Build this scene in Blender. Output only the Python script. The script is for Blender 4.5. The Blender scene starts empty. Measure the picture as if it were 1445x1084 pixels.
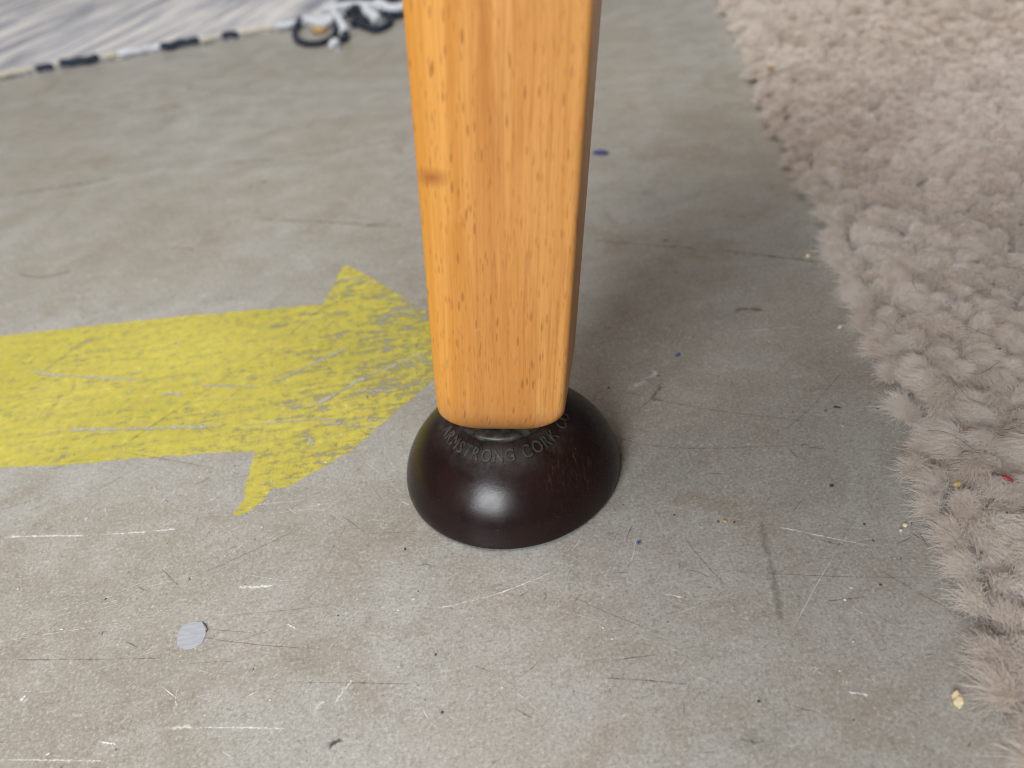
import bpy, bmesh, math, random
import numpy as np
from mathutils import Vector, Matrix

MM = 0.001
random.seed(7)
rng = np.random.default_rng(11)
scene = bpy.context.scene
COL = scene.collection

# ------------------------------------------------------------------ camera
pitch, roll = math.radians(39.0), math.radians(8.5)
fw = Vector((0, math.cos(pitch), -math.sin(pitch)))
r0 = Vector((1, 0, 0))
u0 = r0.cross(fw)
Rv = math.cos(roll) * r0 - math.sin(roll) * u0
Uv = math.sin(roll) * r0 + math.cos(roll) * u0
cd = bpy.data.cameras.new("camera")
cam = bpy.data.objects.new("camera", cd)
COL.objects.link(cam)
m = Matrix((Rv, Uv, -fw)).transposed().to_4x4()
m.translation = Vector((2.80, -143.78, 145.07)) * MM
cam.matrix_world = m
cd.sensor_width = 36.0
cd.lens = 27.05
cd.clip_start, cd.clip_end = 0.005, 50.0
cd.dof.use_dof = True
cd.dof.focus_distance = 0.176
cd.dof.aperture_fstop = 12.0
cd.dof.aperture_blades = 0
scene.camera = cam

# ------------------------------------------------------------------ light
world = bpy.data.worlds.new("World")
scene.world = world
world.use_nodes = True
bg = world.node_tree.nodes["Background"]
bg.inputs[0].default_value = (1.0, 0.96, 0.91, 1)
bg.inputs[1].default_value = 0.08


def area_light(name, loc, target, sx, sy, power, color):
    ld = bpy.data.lights.new(name, 'AREA')
    ld.shape = 'RECTANGLE'
    ld.size, ld.size_y = sx, sy
    ld.energy = power
    ld.color = color
    o = bpy.data.objects.new(name, ld)
    COL.objects.link(o)
    o.location = loc
    o.rotation_euler = (Vector(target) - Vector(loc)).to_track_quat('-Z', 'Y').to_euler()
    return o


# daylight falling past the photographer's left shoulder, and softer ceiling lighting further left
area_light("window_light", (-0.50, -0.80, 0.64), (0, 0, 0.01), 0.50, 0.46, 13.2, (0.94, 0.97, 1.0))
area_light("ceiling_light", (-0.16, 0.20, 2.00), (-0.1, 0.15, 0), 1.15, 1.15, 37, (1.0, 0.98, 0.95))

scene.render.engine = 'CYCLES'
scene.view_settings.view_transform = 'Standard'
scene.view_settings.look = 'None'
scene.view_settings.exposure = 0.06
scene.view_settings.gamma = 1.0
scene.cycles.use_denoising = True
scene.cycles.filter_width = 1.1
scene.cycles.max_bounces = 8
scene.cycles.diffuse_bounces = 4
scene.cycles.use_light_tree = False
scene.cycles.transparent_max_bounces = 8
scene.cycles_curves.shape = 'RIBBONS'
scene.cycles_curves.subdivisions = 2


# ------------------------------------------------------------------ helpers
class NT:
    """small shader-node writer"""

    def __init__(self, name):
        self.mat = bpy.data.materials.new(name)
        self.mat.use_nodes = True
        self.t = self.mat.node_tree
        self.t.nodes.clear()
        self.out = self.t.nodes.new('ShaderNodeOutputMaterial')

    def n(self, kind, **kw):
        nd = self.t.nodes.new(kind)
        for k, v in kw.items():
            setattr(nd, k, v)
        return nd

    def set(self, sock, v):
        if isinstance(v, bpy.types.NodeSocket):
            self.t.links.new(v, sock)
        else:
            if isinstance(v, tuple) and len(v) == 3 and sock.type == 'RGBA':
                v = (*v, 1)
            sock.default_value = v

    def coord(self, which='Object'):
        return self.n('ShaderNodeTexCoord').outputs[which]

    def map(self, vec, scale=(1, 1, 1), rot=(0, 0, 0), loc=(0, 0, 0)):
        nd = self.n('ShaderNodeMapping')
        self.set(nd.inputs['Vector'], vec)
        nd.inputs['Scale'].default_value = scale
        nd.inputs['Rotation'].default_value = rot
        nd.inputs['Location'].default_value = loc
        return nd.outputs[0]

    def noise(self, vec, scale, detail=5, rough=0.55, dist=0.0):
        nd = self.n('ShaderNodeTexNoise')
        self.set(nd.inputs['Vector'], vec)
        nd.inputs['Scale'].default_value = scale
        nd.inputs['Detail'].default_value = detail
        nd.inputs['Roughness'].default_value = rough
        nd.inputs['Distortion'].default_value = dist
        return nd.outputs['Fac']

    def voronoi(self, vec, scale, feature='F1', out='Distance', rand=1.0):
        nd = self.n('ShaderNodeTexVoronoi')
        nd.feature = feature
        self.set(nd.inputs['Vector'], vec)
        nd.inputs['Scale'].default_value = scale
        nd.inputs['Randomness'].default_value = rand
        return nd.outputs[out]

    def ramp(self, fac, stops, interp='LINEAR'):
        nd = self.n('ShaderNodeValToRGB')
        self.set(nd.inputs[0], fac)
        cr = nd.color_ramp
        cr.interpolation = interp
        while len(cr.elements) < len(stops):
            cr.elements.new(0.5)
        for e, (p, c) in zip(cr.elements, stops):
            e.position = p
            e.color = (*c, 1) if isinstance(c, tuple) else (c, c, c, 1)
        return nd.outputs[0]

    def math(self, op, a, b=0.0, clamp=False):
        nd = self.n('ShaderNodeMath', operation=op, use_clamp=clamp)
        self.set(nd.inputs[0], a)
        self.set(nd.inputs[1], b)
        return nd.outputs[0]

    def mix(self, fac, a, b, blend='MIX'):
        nd = self.n('ShaderNodeMix', data_type='RGBA', blend_type=blend)
        self.set(nd.inputs['Factor'], fac)
        self.set(nd.inputs[6], a)
        self.set(nd.inputs[7], b)
        return nd.outputs[2]

    def bump(self, h, strength, dist, normal=None):
        nd = self.n('ShaderNodeBump')
        self.set(nd.inputs['Height'], h)
        nd.inputs['Strength'].default_value = strength
        nd.inputs['Distance'].default_value = dist
        if normal is not None:
            self.set(nd.inputs['Normal'], normal)
        return nd.outputs[0]

    def bsdf(self, color, rough=0.5, normal=None, **kw):
        nd = self.n('ShaderNodeBsdfPrincipled')
        self.set(nd.inputs['Base Color'], color)
        self.set(nd.inputs['Roughness'], rough)
        if normal is not None:
            self.set(nd.inputs['Normal'], normal)
        for k, v in kw.items():
            self.set(nd.inputs[k.replace('_', ' ')], v)
        return nd.outputs[0]

    def done(self, shader):
        self.t.links.new(shader, self.out.inputs['Surface'])
        return self.mat

    def alpha(self, shader, fac):
        tr = self.n('ShaderNodeBsdfTransparent').outputs[0]
        mx = self.n('ShaderNodeMixShader')
        self.set(mx.inputs[0], fac)
        self.t.links.new(tr, mx.inputs[1])
        self.t.links.new(shader, mx.inputs[2])
        return mx.outputs[0]


def obj(name, data, mat=None, parent=None, loc=None):
    o = bpy.data.objects.new(name, data)
    COL.objects.link(o)
    if mat is not None:
        data.materials.append(mat)
    if parent is not None:
        o.parent = parent
    if loc is not None:
        o.location = loc
    return o


def tag(o, label=None, category=None, group=None, kind=None):
    if label:
        o["label"] = label
    if category:
        o["category"] = category
    if group:
        o["group"] = group
    if kind:
        o["kind"] = kind
    return o


def mesh_from(name, verts, faces, smooth=False):
    me = bpy.data.meshes.new(name)
    me.from_pydata([tuple(v) for v in verts], [], faces)
    me.update()
    if smooth:
        me.polygons.foreach_set('use_smooth', [True] * len(me.polygons))
    return me


def lathe(name, prof, seg=96, cap=True):
    """surface of revolution of (radius, z) in mm"""
    v, f = [], []
    for r, z in prof:
        for k in range(seg):
            a = 2 * math.pi * k / seg
            v.append((r * math.cos(a) * MM, r * math.sin(a) * MM, z * MM))
    for i in range(len(prof) - 1):
        for k in range(seg):
            a, b = i * seg + k, i * seg + (k + 1) % seg
            f.append((a, b, b + seg, a + seg))
    if cap:
        f.append(tuple(range(seg))[::-1])
        f.append(tuple(range((len(prof) - 1) * seg, len(prof) * seg)))
    return mesh_from(name, v, f, True)


def catmull(pts, n):
    """n points along a smooth curve through pts"""
    P = np.array(pts, float)
    if len(P) == 2:
        t = np.linspace(0, 1, n)[:, None]
        return P[0] * (1 - t) + P[1] * t
    Q = np.vstack([2 * P[0] - P[1], P, 2 * P[-1] - P[-2]])
    out = []
    for s in np.linspace(0, len(P) - 1 - 1e-9, n):
        i = int(s)
        t = s - i
        a, b, c, d = Q[i:i + 4]
        out.append(0.5 * (2 * b + (c - a) * t + (2 * a - 5 * b + 4 * c - d) * t * t + (3 * b - a - 3 * c + d) * t ** 3))
    return np.array(out)


def tube(name, pts, radius, seg=8, wob=0.0):
    """tube through 3-D points in mm, radius a number or a list"""
    P = np.array(pts, float)
    n = len(P)
    rad = np.full(n, radius) if np.isscalar(radius) else np.array(radius, float)
    T = np.gradient(P, axis=0)
    T /= np.linalg.norm(T, axis=1)[:, None] + 1e-9
    v, f = [], []
    ref = np.array([0, 0, 1.0])
    for i in range(n):
        t = T[i]
        a = np.cross(t, ref)
        if np.linalg.norm(a) < 1e-3:
            a = np.cross(t, [1.0, 0, 0])
        a /= np.linalg.norm(a)
        b = np.cross(a, t)
        for k in range(seg):
            an = 2 * math.pi * k / seg
            rr = rad[i] * (1 + wob * (random.random() - .5))
            v.append((P[i] + rr * (math.cos(an) * a + math.sin(an) * b)) * MM)
    for i in range(n - 1):
        for k in range(seg):
            a, b = i * seg + k, i * seg + (k + 1) % seg
            f.append((a, b, b + seg, a + seg))
    f.append(tuple(range(seg))[::-1])
    f.append(tuple(range((n - 1) * seg, n * seg)))
    return mesh_from(name, v, f, True)


# ------------------------------------------------------------------ floor
def mat_concrete():
    s = NT("worn_concrete")
    c = s.coord()
    big = s.noise(c, 8, 4, .6)
    mid = s.noise(s.map(c, (1, 1.4, 1), (0, 0, .12)), 48, 6, .68, .5)
    stain = s.noise(s.map(c, loc=(3.1, 1.7, 0)), 30, 6, .7, 1.2)
    streak = s.noise(s.map(c, (60, 260, 20), (0, 0, .16)), 1.0, 5, .7, .8)
    grain = s.noise(c, 1300, 4, .8)
    crumb = s.noise(c, 420, 6, .78, .6)
    fib = s.noise(s.map(c, (900, 2300, 100), (0, 0, .35)), 1.0, 4, .75, 3.0)
    fib2 = s.noise(s.map(c, (2100, 800, 100), (0, 0, -.3), (2, 5, 0)), 1.0, 3, .7, 3.0)
    col = s.mix(s.ramp(big, [(.38, 0.0), (.62, 1.0)]), (0.300, 0.276, 0.238), (0.355, 0.347, 0.322))
    col = s.mix(s.ramp(mid, [(.34, .5), (.56, 0.0)]), col, (0.245, 0.220, 0.178))
    col = s.mix(s.ramp(mid, [(.54, 0.0), (.70, .3)]), col, (0.42, 0.41, 0.385))
    col = s.mix(s.ramp(stain, [(.54, 0.0), (.66, .5)]), col, (0.225, 0.185, 0.135))
    col = s.mix(s.ramp(stain, [(.28, .55), (.38, 0.0)]), col, (0.21, 0.20, 0.175))
    col = s.mix(s.ramp(streak, [(.28, .25), (.42, 0.0)]), col, (0.19, 0.175, 0.145))
    col = s.mix(s.ramp(crumb, [(.34, .6), (.46, 0.0)]), col, (0.20, 0.18, 0.145))
    col = s.mix(s.ramp(crumb, [(.56, 0.0), (.68, .5)]), col, (0.52, 0.50, 0.46))
    col = s.mix(s.ramp(fib, [(.34, .65), (.45, 0.0)]), col, (0.15, 0.135, 0.11))
    col = s.mix(s.ramp(fib, [(.57, 0.0), (.68, .6)]), col, (0.58, 0.56, 0.52))
    col = s.mix(s.ramp(fib2, [(.34, .5), (.43, 0.0)]), col, (0.16, 0.145, 0.12))
    col = s.mix(s.ramp(grain, [(.36, .65), (.47, 0.0)]), col, (0.15, 0.135, 0.11))
    col = s.mix(s.ramp(grain, [(.56, 0.0), (.66, .6)]), col, (0.60, 0.58, 0.54))
    pit = s.voronoi(c, 420)
    pitm = s.math('MULTIPLY', s.ramp(pit, [(.05, 1.0), (.12, 0.0)]), s.ramp(s.noise(c, 60, 2), [(.5, 0.0), (.62, 1.0)]))
    col = s.mix(s.math('MULTIPLY', pitm, .6), col, (0.08, 0.07, 0.06))
    h = s.math('ADD', s.math('MULTIPLY', grain, .4), s.math('MULTIPLY', fib, .5))
    h = s.math('SUBTRACT', h, s.math('MULTIPLY', pitm, 1.2))
    nrm = s.bump(h, .14, .0002)
    rough = s.ramp(mid, [(.3, .28), (.7, .45)])
    return s.done(s.bsdf(col, rough, nrm, Specular_IOR_Level=0.45))


fl_me = mesh_from("floor", [(-4, -4, 0), (4, -4, 0), (4, 5, 0), (-4, 5, 0)], [(0, 1, 2, 3)])
floor = tag(obj("floor", fl_me, mat_concrete()), kind="structure")


def mat_mark(name, color, lo, hi, scale=900, spec=.3):
    """worn mark: dense along its middle (attribute cover), breaking up towards its rim"""
    s = NT(name)
    c = s.coord()
    a = s.noise(c, scale, 5, .75)
    v = s.noise(c, scale * .25, 3, .6)
    at = s.n('ShaderNodeAttribute', attribute_name='cover')
    col = s.mix(v, color, tuple(min(1, x * 1.35) for x in color))
    cover = s.math('ADD', s.math('MULTIPLY', a, .6), s.math('MULTIPLY', v, .4))
    cover = s.math('ADD', cover, s.math('MULTIPLY', s.math('SUBTRACT', at.outputs['Fac'], 1.0), .42))
    sh = s.bsdf(col, .65, s.bump(a, .5, .0002), Specular_IOR_Level=spec)
    return s.done(s.alpha(sh, s.ramp(cover, [(lo, 0.0), (hi, 1.0)])))


def covered(me, vals):
    at = me.attributes.new('cover', 'FLOAT', 'POINT')
    at.data.foreach_set('value', np.array(vals, np.float32))
    return me


M_CHALK = mat_mark("chalky_scratch", (0.60, 0.59, 0.56), .20, .52)
M_FAINT = mat_mark("faint_scratch", (0.53, 0.52, 0.49), .27, .60)
M_SCUFF = mat_mark("dark_scuff", (0.10, 0.09, 0.068), .25, .70)
M_BLACK = mat_mark("black_grime", (0.045, 0.045, 0.048), .20, .52, 800)
M_SCRAPE = mat_mark("bared_concrete", (0.33, 0.32, 0.29), .20, .46, 500)


def ribbon(name, pts, width, z, jag=.5):
    """irregular flat mark along a floor path, tapering at both ends (mm)"""
    P = np.array(pts, float)
    L = np.linalg.norm(np.diff(P, axis=0), axis=1).sum()
    n = int(max(8, min(90, L / max(.35, width * .45))))
    Q = catmull(pts, n)
    T = np.gradient(Q, axis=0)
    T /= np.linalg.norm(T, axis=1)[:, None] + 1e-9
    N = np.stack([-T[:, 1], T[:, 0]], 1)
    t = np.linspace(0, 1, n)
    env = np.clip(np.minimum(t, 1 - t) * 9, .15, 1) * width / 2
    wl = env * (1 + jag * (rng.random(n) * 2 - 1))
    wr = env * (1 + jag * (rng.random(n) * 2 - 1))
    Q = Q + N * (rng.random((n, 1)) - .5) * width * .35
    a, b = Q + N * wl[:, None] * 1.5, Q - N * wr[:, None] * 1.5
    v = [(x * MM, y * MM, z * MM) for x, y in np.vstack([a, Q, b])]
    f = [(i, n + i, n + i + 1, i + 1) for i in range(n - 1)] + [(n + i, 2 * n + i, 2 * n + i + 1, n + i + 1) for i in range(n - 1)]
    mid = np.clip(np.minimum(t, 1 - t) * 8, 0, 1) * (.75 + .3 * rng.random(n))
    return covered(mesh_from(name, v, f), np.concatenate([np.zeros(n), mid, np.zeros(n)]))


def blot(name, cx, cy, r, z, asp=1.0, ang=0.0, n=22, jag=.35):
    v = [(cx * MM, cy * MM, z * MM)]
    ph = rng.random(4) * 6.28
    for k in range(n):
        a = 2 * math.pi * k / n
        rr = r * (1 + jag * .5 * math.sin(2 * a + ph[0]) + jag * .35 * math.sin(3 * a + ph[1]) + jag * .35 * math.sin(7 * a + ph[2]))
        x, y = rr * math.cos(a), rr * math.sin(a) * asp
        v.append(((cx + x * math.cos(ang) - y * math.sin(ang)) * MM, (cy + x * math.sin(ang) + y * math.cos(ang)) * MM, z * MM))
    return covered(mesh_from(name, v, [(0, 1 + k, 1 + (k + 1) % n) for k in range(n)]), [1.0] + [0.0] * n)


WHITE = [
    ([(-137.5, 3.0), (-126.2, 1.2), (-112.1, -1.3)], .74), ([(-112.1, -1.3), (-98.5, -2.7), (-87.5, -3.6)], .56),
    ([(-70.0, -24.8), (-64.7, -26.2), (-58.7, -26.4)], 1.11), ([(-78.6, -58.4), (-75.2, -58.9), (-71.4, -59.6)], 1.03),
    ([(-71.5, -59.5), (-62.4, -60.9), (-51.0, -62.9)], .51), ([(-23.4, -39.7), (-14.3, -39.2), (-4.5, -37.5), (9.1, -33.4)], .40),
    ([(5.5, -32.2), (7.6, -32.3), (10.1, -33.4)], .34), ([(57.9, -30.7), (67.5, -35.7), (77.6, -40.7)], .50),
    ([(-39.3, -53.8), (-41.0, -56.3), (-43.0, -59.4)], .65), ([(23.4, -35.9), (25.6, -30.5), (26.9, -27.6)], .23),
    ([(28.6, -44.5), (30.7, -45.4), (33.2, -46.6)], .49), ([(66.4, -54.8), (67.0, -55.5), (67.6, -56.5)], .7),
    ([(57.3, -72.1), (59.1, -72.7), (61.3, -73.4)], .6), ([(-91.2, -59.5), (-88.8, -60.1), (-87.0, -60.7)], .45),
    ([(-73.6, -15.2), (-71.3, -13.4), (-69.7, -11.5)], .58), ([(-112.3, -47.7), (-112.1, -46.6), (-111.7, -45.9)], .9),
    ([(-55.4, -37.7), (-54.2, -38.8), (-53.1, -39.4)], .6), ([(-111.3, -60.2), (-99.0, -62.1), (-86.8, -64.1)], .41),
]
FAINT = [
    ([(29.4, -16.5), (44.7, -24.6), (59.4, -31.2)], .32), ([(5.9, -44.6), (17.1, -51.1), (32.4, -61.3)], .28),
    ([(-125.8, -26.4), (-106.4, -23.4), (-67.8, -18.0)], .30), ([(-125.3, -27.5), (-107.5, -25.3), (-86.1, -21.9)], .28),
    ([(-98.6, -31.8), (-90.6, -30.7), (-82.3, -26.9)], .34), ([(-44.3, -57.8), (-46.0, -58.6), (-47.3, -60.4)], 1.5),
    ([(39.0, -35.7), (44.7, -35.6), (49.7, -35.3)], .3), ([(-5.3, -75.5), (-1.6, -73.3), (2.0, -71.8)], .5),
    ([(53.4, -66.0), (53.7, -67.0), (53.8, -68.3)], 2.0), ([(-35.9, 22.4), (-34.5, 13.3), (-31.4, 5.7)], .45),
    ([(-43.6, 15.2), (-35.2, 4.7), (-28.3, -5.5)], .35), ([(69.6, 44.9), (80.2, 43.6), (97.0, 41.5)], .5),
    ([(46.6, 32.4), (40.1, 27.2), (34.4, 24.6)], 3.4), ([(-76.3, -54.6), (-77.2, -52.1), (-77.1, -48.9)], .5),
    ([(-100.4, 14.6), (-99.1, 12.4), (-98.0, 10.0)], .6), ([(-87.7, 11.9), (-86.8, 9.1), (-86.0, 6.3)], .5),
    ([(-70.9, -0.5), (-67.3, 0.8), (-53.9, -0.4)], .5),
]
DARK = [
    ([(39.5, 114.9), (56.5, 105.7), (79.9, 94.9)], .9), ([(79.9, 94.9), (99.2, 83.9), (119.0, 72.2)], 1.2),
    ([(-121.7, -36.0), (-101.0, -39.3), (-79.3, -42.5)], .34), 
    ([(12.0, -61.9), (18.9, -63.5), (30.9, -66.5)], .36), ([(34.3, -77.7), (36.6, -78.8), (39.8, -79.1)], .9),
    ([(-54.2, -52.2), (-38.9, -54.9), (-24.0, -57.6)], .25), ([(36.8, -28.4), (39.3, -37.2), (42.5, -45.1)], .3),
    ([(76.2, 55.1), (80.9, 55.4), (85.7, 52.9)], 2.2), ([(-102.2, 178.0), (-69.0, 164.5), (-25.8, 144.9)], 1.4),
    ([(-133.3, 249.9), (-80.8, 243.1), (-26.0, 246.6)], 1.7), ([(-199.3, 159.3), (-183.9, 150.8), (-170.0, 153.7)], 1.5),
    ([(-244.2, 249.7), (-207.2, 249.8), (-181.8, 251.3)], 2.4), ([(-134.4, 161.2), (-125.3, 157.8), (-119.2, 154.7)], 1.1),
    ([(-26.4, -27.1), (-23.8, -27.0), (-21.3, -28.1)], .3), ([(12.4, -33.2), (10.7, -33.9), (8.6, -36.5)], .5),
    ([(3.1, -39.4), (3.2, -40.8), (2.4, -42.1)], .8), ([(60.7, -52.3), (65.9, -52.5), (70.8, -52.7)], .35),
    ([(67.6, -37.4), (69.6, -38.4), (71.0, -38.9)], .6), 
    ([(-77.1, -15.7), (-73.7, -14.8), (-69.6, -12.6)], .32), ([(-48.1, -21.0), (-43.7, -10.6)], .24),
    ([(28.8, 28.2), (51.9, 13.3), (85.3, -1.5)], .36), ([(70.3, -1.5), (80.5, 5.3), (103.0, 25.4)], .3),
    ([(45.6, 24.2), (42.9, 21.3), (40.8, 18.6)], 1.5), ([(-90.5, -15.4), (-86.8, -19.3), (-83.3, -23.1)], .3),
    ([(23.4, 9.3), (44.0, -1.6), (86.0, -8.5)], .3),
]
BLOTS = [(-106.8, 177.4, 2.0), (-111.2, 176.8, 1.5), (-101.0, 216.6, 2.5), (-106.7, 213.8, 1.7), (-42.3, -67.2, 2.1),
         (67.0, 105.2, 1.7), (88.1, 5.0, 1.5), (42.2, 18.6, 1.1), (84.9, 4.3, .9), (-97.5, -64.0, .9)]
for k, (p, w) in enumerate(WHITE):
    obj("scratch", ribbon("scratch", p, w, .05 + .004 * (k % 5)), M_CHALK, floor)
for k, (p, w) in enumerate(FAINT):
    obj("scratch", ribbon("scratch", p, w, .075 + .004 * (k % 5)), M_FAINT, floor)
for k, (p, w) in enumerate(DARK):
    obj("scuff_mark", ribbon("scuff_mark", p, w, .10 + .004 * (k % 5), .6), M_SCUFF, floor)
M_SOFT = mat_mark("soft_dirt_streak", (0.20, 0.19, 0.155), .12, 2.4, 500)
for p, w in (([(55.6, -29.0), (55.0, -33.0), (53.8, -40.5)], 1.7), ([(54.2, -38.5), (52.6, -47.0), (50.8, -56.5)], 1.5)):
    obj("dirt_streak", ribbon("dirt_streak", p, w, .118, .35), M_SOFT, floor)
for k, (x, y, r) in enumerate(BLOTS):
    obj("grime_spot", blot("grime_spot", x, y, r, .125 + .003 * (k % 4), .55, .2, jag=.6), M_BLACK, floor)

# flake of grey-blue paint left on the floor
SPOT = [(-80.1, -39.3), (-80.6, -36.2), (-79.6, -33.6), (-76.2, -33.7), (-74.3, -35.9), (-74.1, -39.1), (-75.7, -40.4), (-77.9, -40.6)]
s = NT("grey_blue_paint")
c = s.coord()
nz = s.noise(s.map(c, (300, 1500, 100), (0, 0, .2)), 1, 4, .7)
col = s.mix(s.ramp(nz, [(.4, 0.0), (.6, 1.0)]), (0.31, 0.325, 0.36), (0.36, 0.375, 0.41))
M_SPOT = s.done(s.bsdf(col, .55, s.bump(nz, .5, .0002)))
Q = catmull(SPOT + SPOT[:1], 60)[:-1]
Q = Q + (rng.random(Q.shape) - .5) * .35
ctr = Q.mean(0)
v = [(x * MM, y * MM, .05 * MM) for x, y in Q]
v += [((ctr[0] + (x - ctr[0]) * .96) * MM, (ctr[1] + (y - ctr[1]) * .96) * MM, .16 * MM) for x, y in Q]
n = len(Q)
f = [(i, (i + 1) % n, n + (i + 1) % n, n + i) for i in range(n)] + [tuple(range(n, 2 * n))]
sp = obj("paint_spot", mesh_from("paint_spot", v, f), M_SPOT, floor)
sp["label"] = "small oval grey blue paint spot on the concrete"
obj("grime_spot", ribbon("grime_spot", [(-75.7, -33.4), (-74.2, -35.5), (-73.9, -37.2)], .5, .13, .7), M_BLACK, floor)


# fine grit, chips and hair scratches lying all over the floor
def scatter(name, count, xr, yr, rmin, rmax, mat, z, flat=True, powr=3):
    v, f = [], []
    for _ in range(count):
        x, y = random.uniform(*xr), random.uniform(*yr)
        r = rmin + (rmax - rmin) * random.random() ** powr
        k0 = len(v)
        nn = random.choice((5, 6, 7))
        a0, asp = random.random() * 6.28, random.uniform(.35, 1)
        h = z + (r * random.uniform(.15, .5) if not flat else 0)
        v.append((x * MM, y * MM, h * MM))
        for k in range(nn):
            a = 2 * math.pi * k / nn
            rr = r * random.uniform(.6, 1.2)
            px, py = rr * math.cos(a), rr * math.sin(a) * asp
            v.append(((x + px * math.cos(a0) - py * math.sin(a0)) * MM, (y + px * math.sin(a0) + py * math.cos(a0)) * MM, z * MM))
        f += [(k0, k0 + 1 + k, k0 + 1 + (k + 1) % nn) for k in range(nn)]
    return tag(obj(name, mesh_from(name, v, f), mat, floor), kind="stuff")


def plain(name, color, rough=.7, **kw):
    s = NT(name)
    c = s.coord()
    nz = s.noise(c, 1800, 3, .6)
    col = s.mix(nz, tuple(x * .75 for x in color), tuple(min(1, x * 1.2) for x in color))
    return s.done(s.bsdf(col, rough, s.bump(nz, .4, .0002), **kw))


M_PALE = plain("pale_grit", (0.62, 0.60, 0.56))
M_DKGR = plain("dark_grit", (0.06, 0.055, 0.05))
scatter("pale_grit", 800, (-190, 120), (-110, 120), .07, .50, M_PALE, .13, False, 6)
scatter("dark_grit", 700, (-190, 120), (-110, 140), .06, .48, M_DKGR, .12, False, 6)


def hairlines(name, count, mat, z, wmin, wmax, Lmin=.8, Lvar=7, spread=.75, nn=6):
    v, f = [], []
    for _ in range(count):
        x, y = random.uniform(-190, 120), random.uniform(-110, 110)
        L = Lmin + Lvar * random.random() ** 3
        a = random.gauss(.05, spread)
        bend = random.uniform(-.6, .6) / (1 + Lmin / 6)
        w = random.uniform(wmin, wmax)
        k0 = len(v)
        for k in range(nn):
            t = k / (nn - 1)
            aa = a + bend * (t - .5)
            ww = w * (.25 + math.sin(math.pi * t)) * random.uniform(.6, 1.3)
            v.append(((x - math.sin(aa) * ww) * MM, (y + math.cos(aa) * ww) * MM, z * MM))
            v.append(((x + math.sin(aa) * ww) * MM, (y - math.cos(aa) * ww) * MM, z * MM))
            x += math.cos(aa) * L / nn
            y += math.sin(aa) * L / nn
        f += [(k0 + 2 * k, k0 + 2 * k + 1, k0 + 2 * k + 3, k0 + 2 * k + 2) for k in range(nn - 1)]
    return tag(obj(name, covered(mesh_from(name, v, f), [.95] * len(v)), mat, floor), kind="stuff")


hairlines("pale_hairline_scratches", 520, M_FAINT, .145, .03, .11)
hairlines("dark_hairline_scratches", 380, M_SCUFF, .155, .03, .10)

hairlines("long_pale_scratches", 90, M_FAINT, .148, .03, .07, 12, 50, .35, 24)
hairlines("long_dark_scratches", 45, M_SCUFF, .158, .03, .08, 12, 45, .45, 24)

# ------------------------------------------------------------------ painted arrow
def mat_yellow():
    s = NT("worn_yellow_paint")
    c = s.coord()
    a = s.noise(s.map(c, (90, 420, 50), (0, 0, .55)), 1.0, 8, .7, .6)
    b = s.noise(c, 320, 6, .75)
    g = s.noise(c, 1700, 3, .7)
    big = s.noise(c, 22, 4, .6)
    sep = s.n('ShaderNodeSeparateXYZ')
    s.set(sep.inputs[0], c)
    # the point of the arrow is trodden thinner than the shaft
    thin = s.n('ShaderNodeMapRange')
    s.set(thin.inputs['Value'], sep.outputs[0])
    thin.inputs['From Min'].default_value = -.085
    thin.inputs['From Max'].default_value = -.010
    thin.inputs['To Min'].default_value = 0.0
    thin.inputs['To Max'].default_value = .10
    col = s.mix(s.ramp(big, [(.35, 0.0), (.65, 1.0)]), (0.41, 0.36, 0.050), (0.50, 0.43, 0.072))
    col = s.mix(s.ramp(a, [(.33, .7), (.52, 0.0)]), col, (0.36, 0.32, 0.075))
    col = s.mix(s.ramp(b, [(.38, .7), (.50, 0.0)]), col, (0.30, 0.28, 0.10))
    col = s.mix(s.ramp(b, [(.56, 0.0), (.68, .7)]), col, (0.62, 0.55, 0.13))
    col = s.mix(s.ramp(g, [(.30, .55), (.44, 0.0)]), col, (0.24, 0.21, 0.07))
    smear = s.noise(s.map(c, (26, 330, 20), (0, 0, -.62)), 1.0, 5, .65, .3)
    col = s.mix(s.ramp(smear, [(.54, 0.0), (.68, .55)]), col, (0.27, 0.25, 0.10))
    cov = s.math('ADD', s.math('MULTIPLY', a, .5), s.math('ADD', s.math('MULTIPLY', b, .32), s.math('MULTIPLY', g, .18)))
    cov = s.math('SUBTRACT', cov, thin.outputs[0])
    worn = s.noise(s.map(c, (1, 1.8, 1), (0, 0, .3), (4, 9, 0)), 34, 4, .6, .6)
    cov = s.math('SUBTRACT', cov, s.ramp(worn, [(.52, 0.0), (.74, .07)]))
    sh = s.bsdf(col, .62, s.bump(s.math('ADD', b, g), .5, .00025), Specular_IOR_Level=.35)
    return s.done(s.alpha(sh, s.ramp(cov, [(.36, 0.0), (.44, 1.0)])))


UP = [(-330, 119), (-216.8, 110.6), (-183.4, 108.1), (-156.2, 106.5), (-129.0, 104.5), (-93.9, 100.8), (-60.7, 96.5), (-57.5, 110.4),
      (-55.7, 121.4), (-53.6, 122.4), (-47.6, 115.9), (-37.6, 102.2), (-29.6, 91.3), (-23.2, 81.8), (-8.0, 64.5)]
DN = [(-8.0, 60.5), (-20.8, 44.1), (-25.6, 37.3), (-32.0, 30.9), (-38.0, 24.1), (-45.6, 15.7), (-53.2, 10.8), (-61.3, 5.8), (-66.2, 6.3),
      (-67.1, 1.8), (-70.8, -1.0), (-73.3, -2.5), (-74.5, -1.3), (-72.5, 3.6), (-73.3, 7.7), (-73.0, 17.2), (-73.2, 22.5), (-89.8, 24.8),
      (-111.2, 27.3), (-130.5, 28.7), (-150.9, 32.1), (-178.0, 35.4), (-330, 52)]
poly = UP + DN
edge = []
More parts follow.
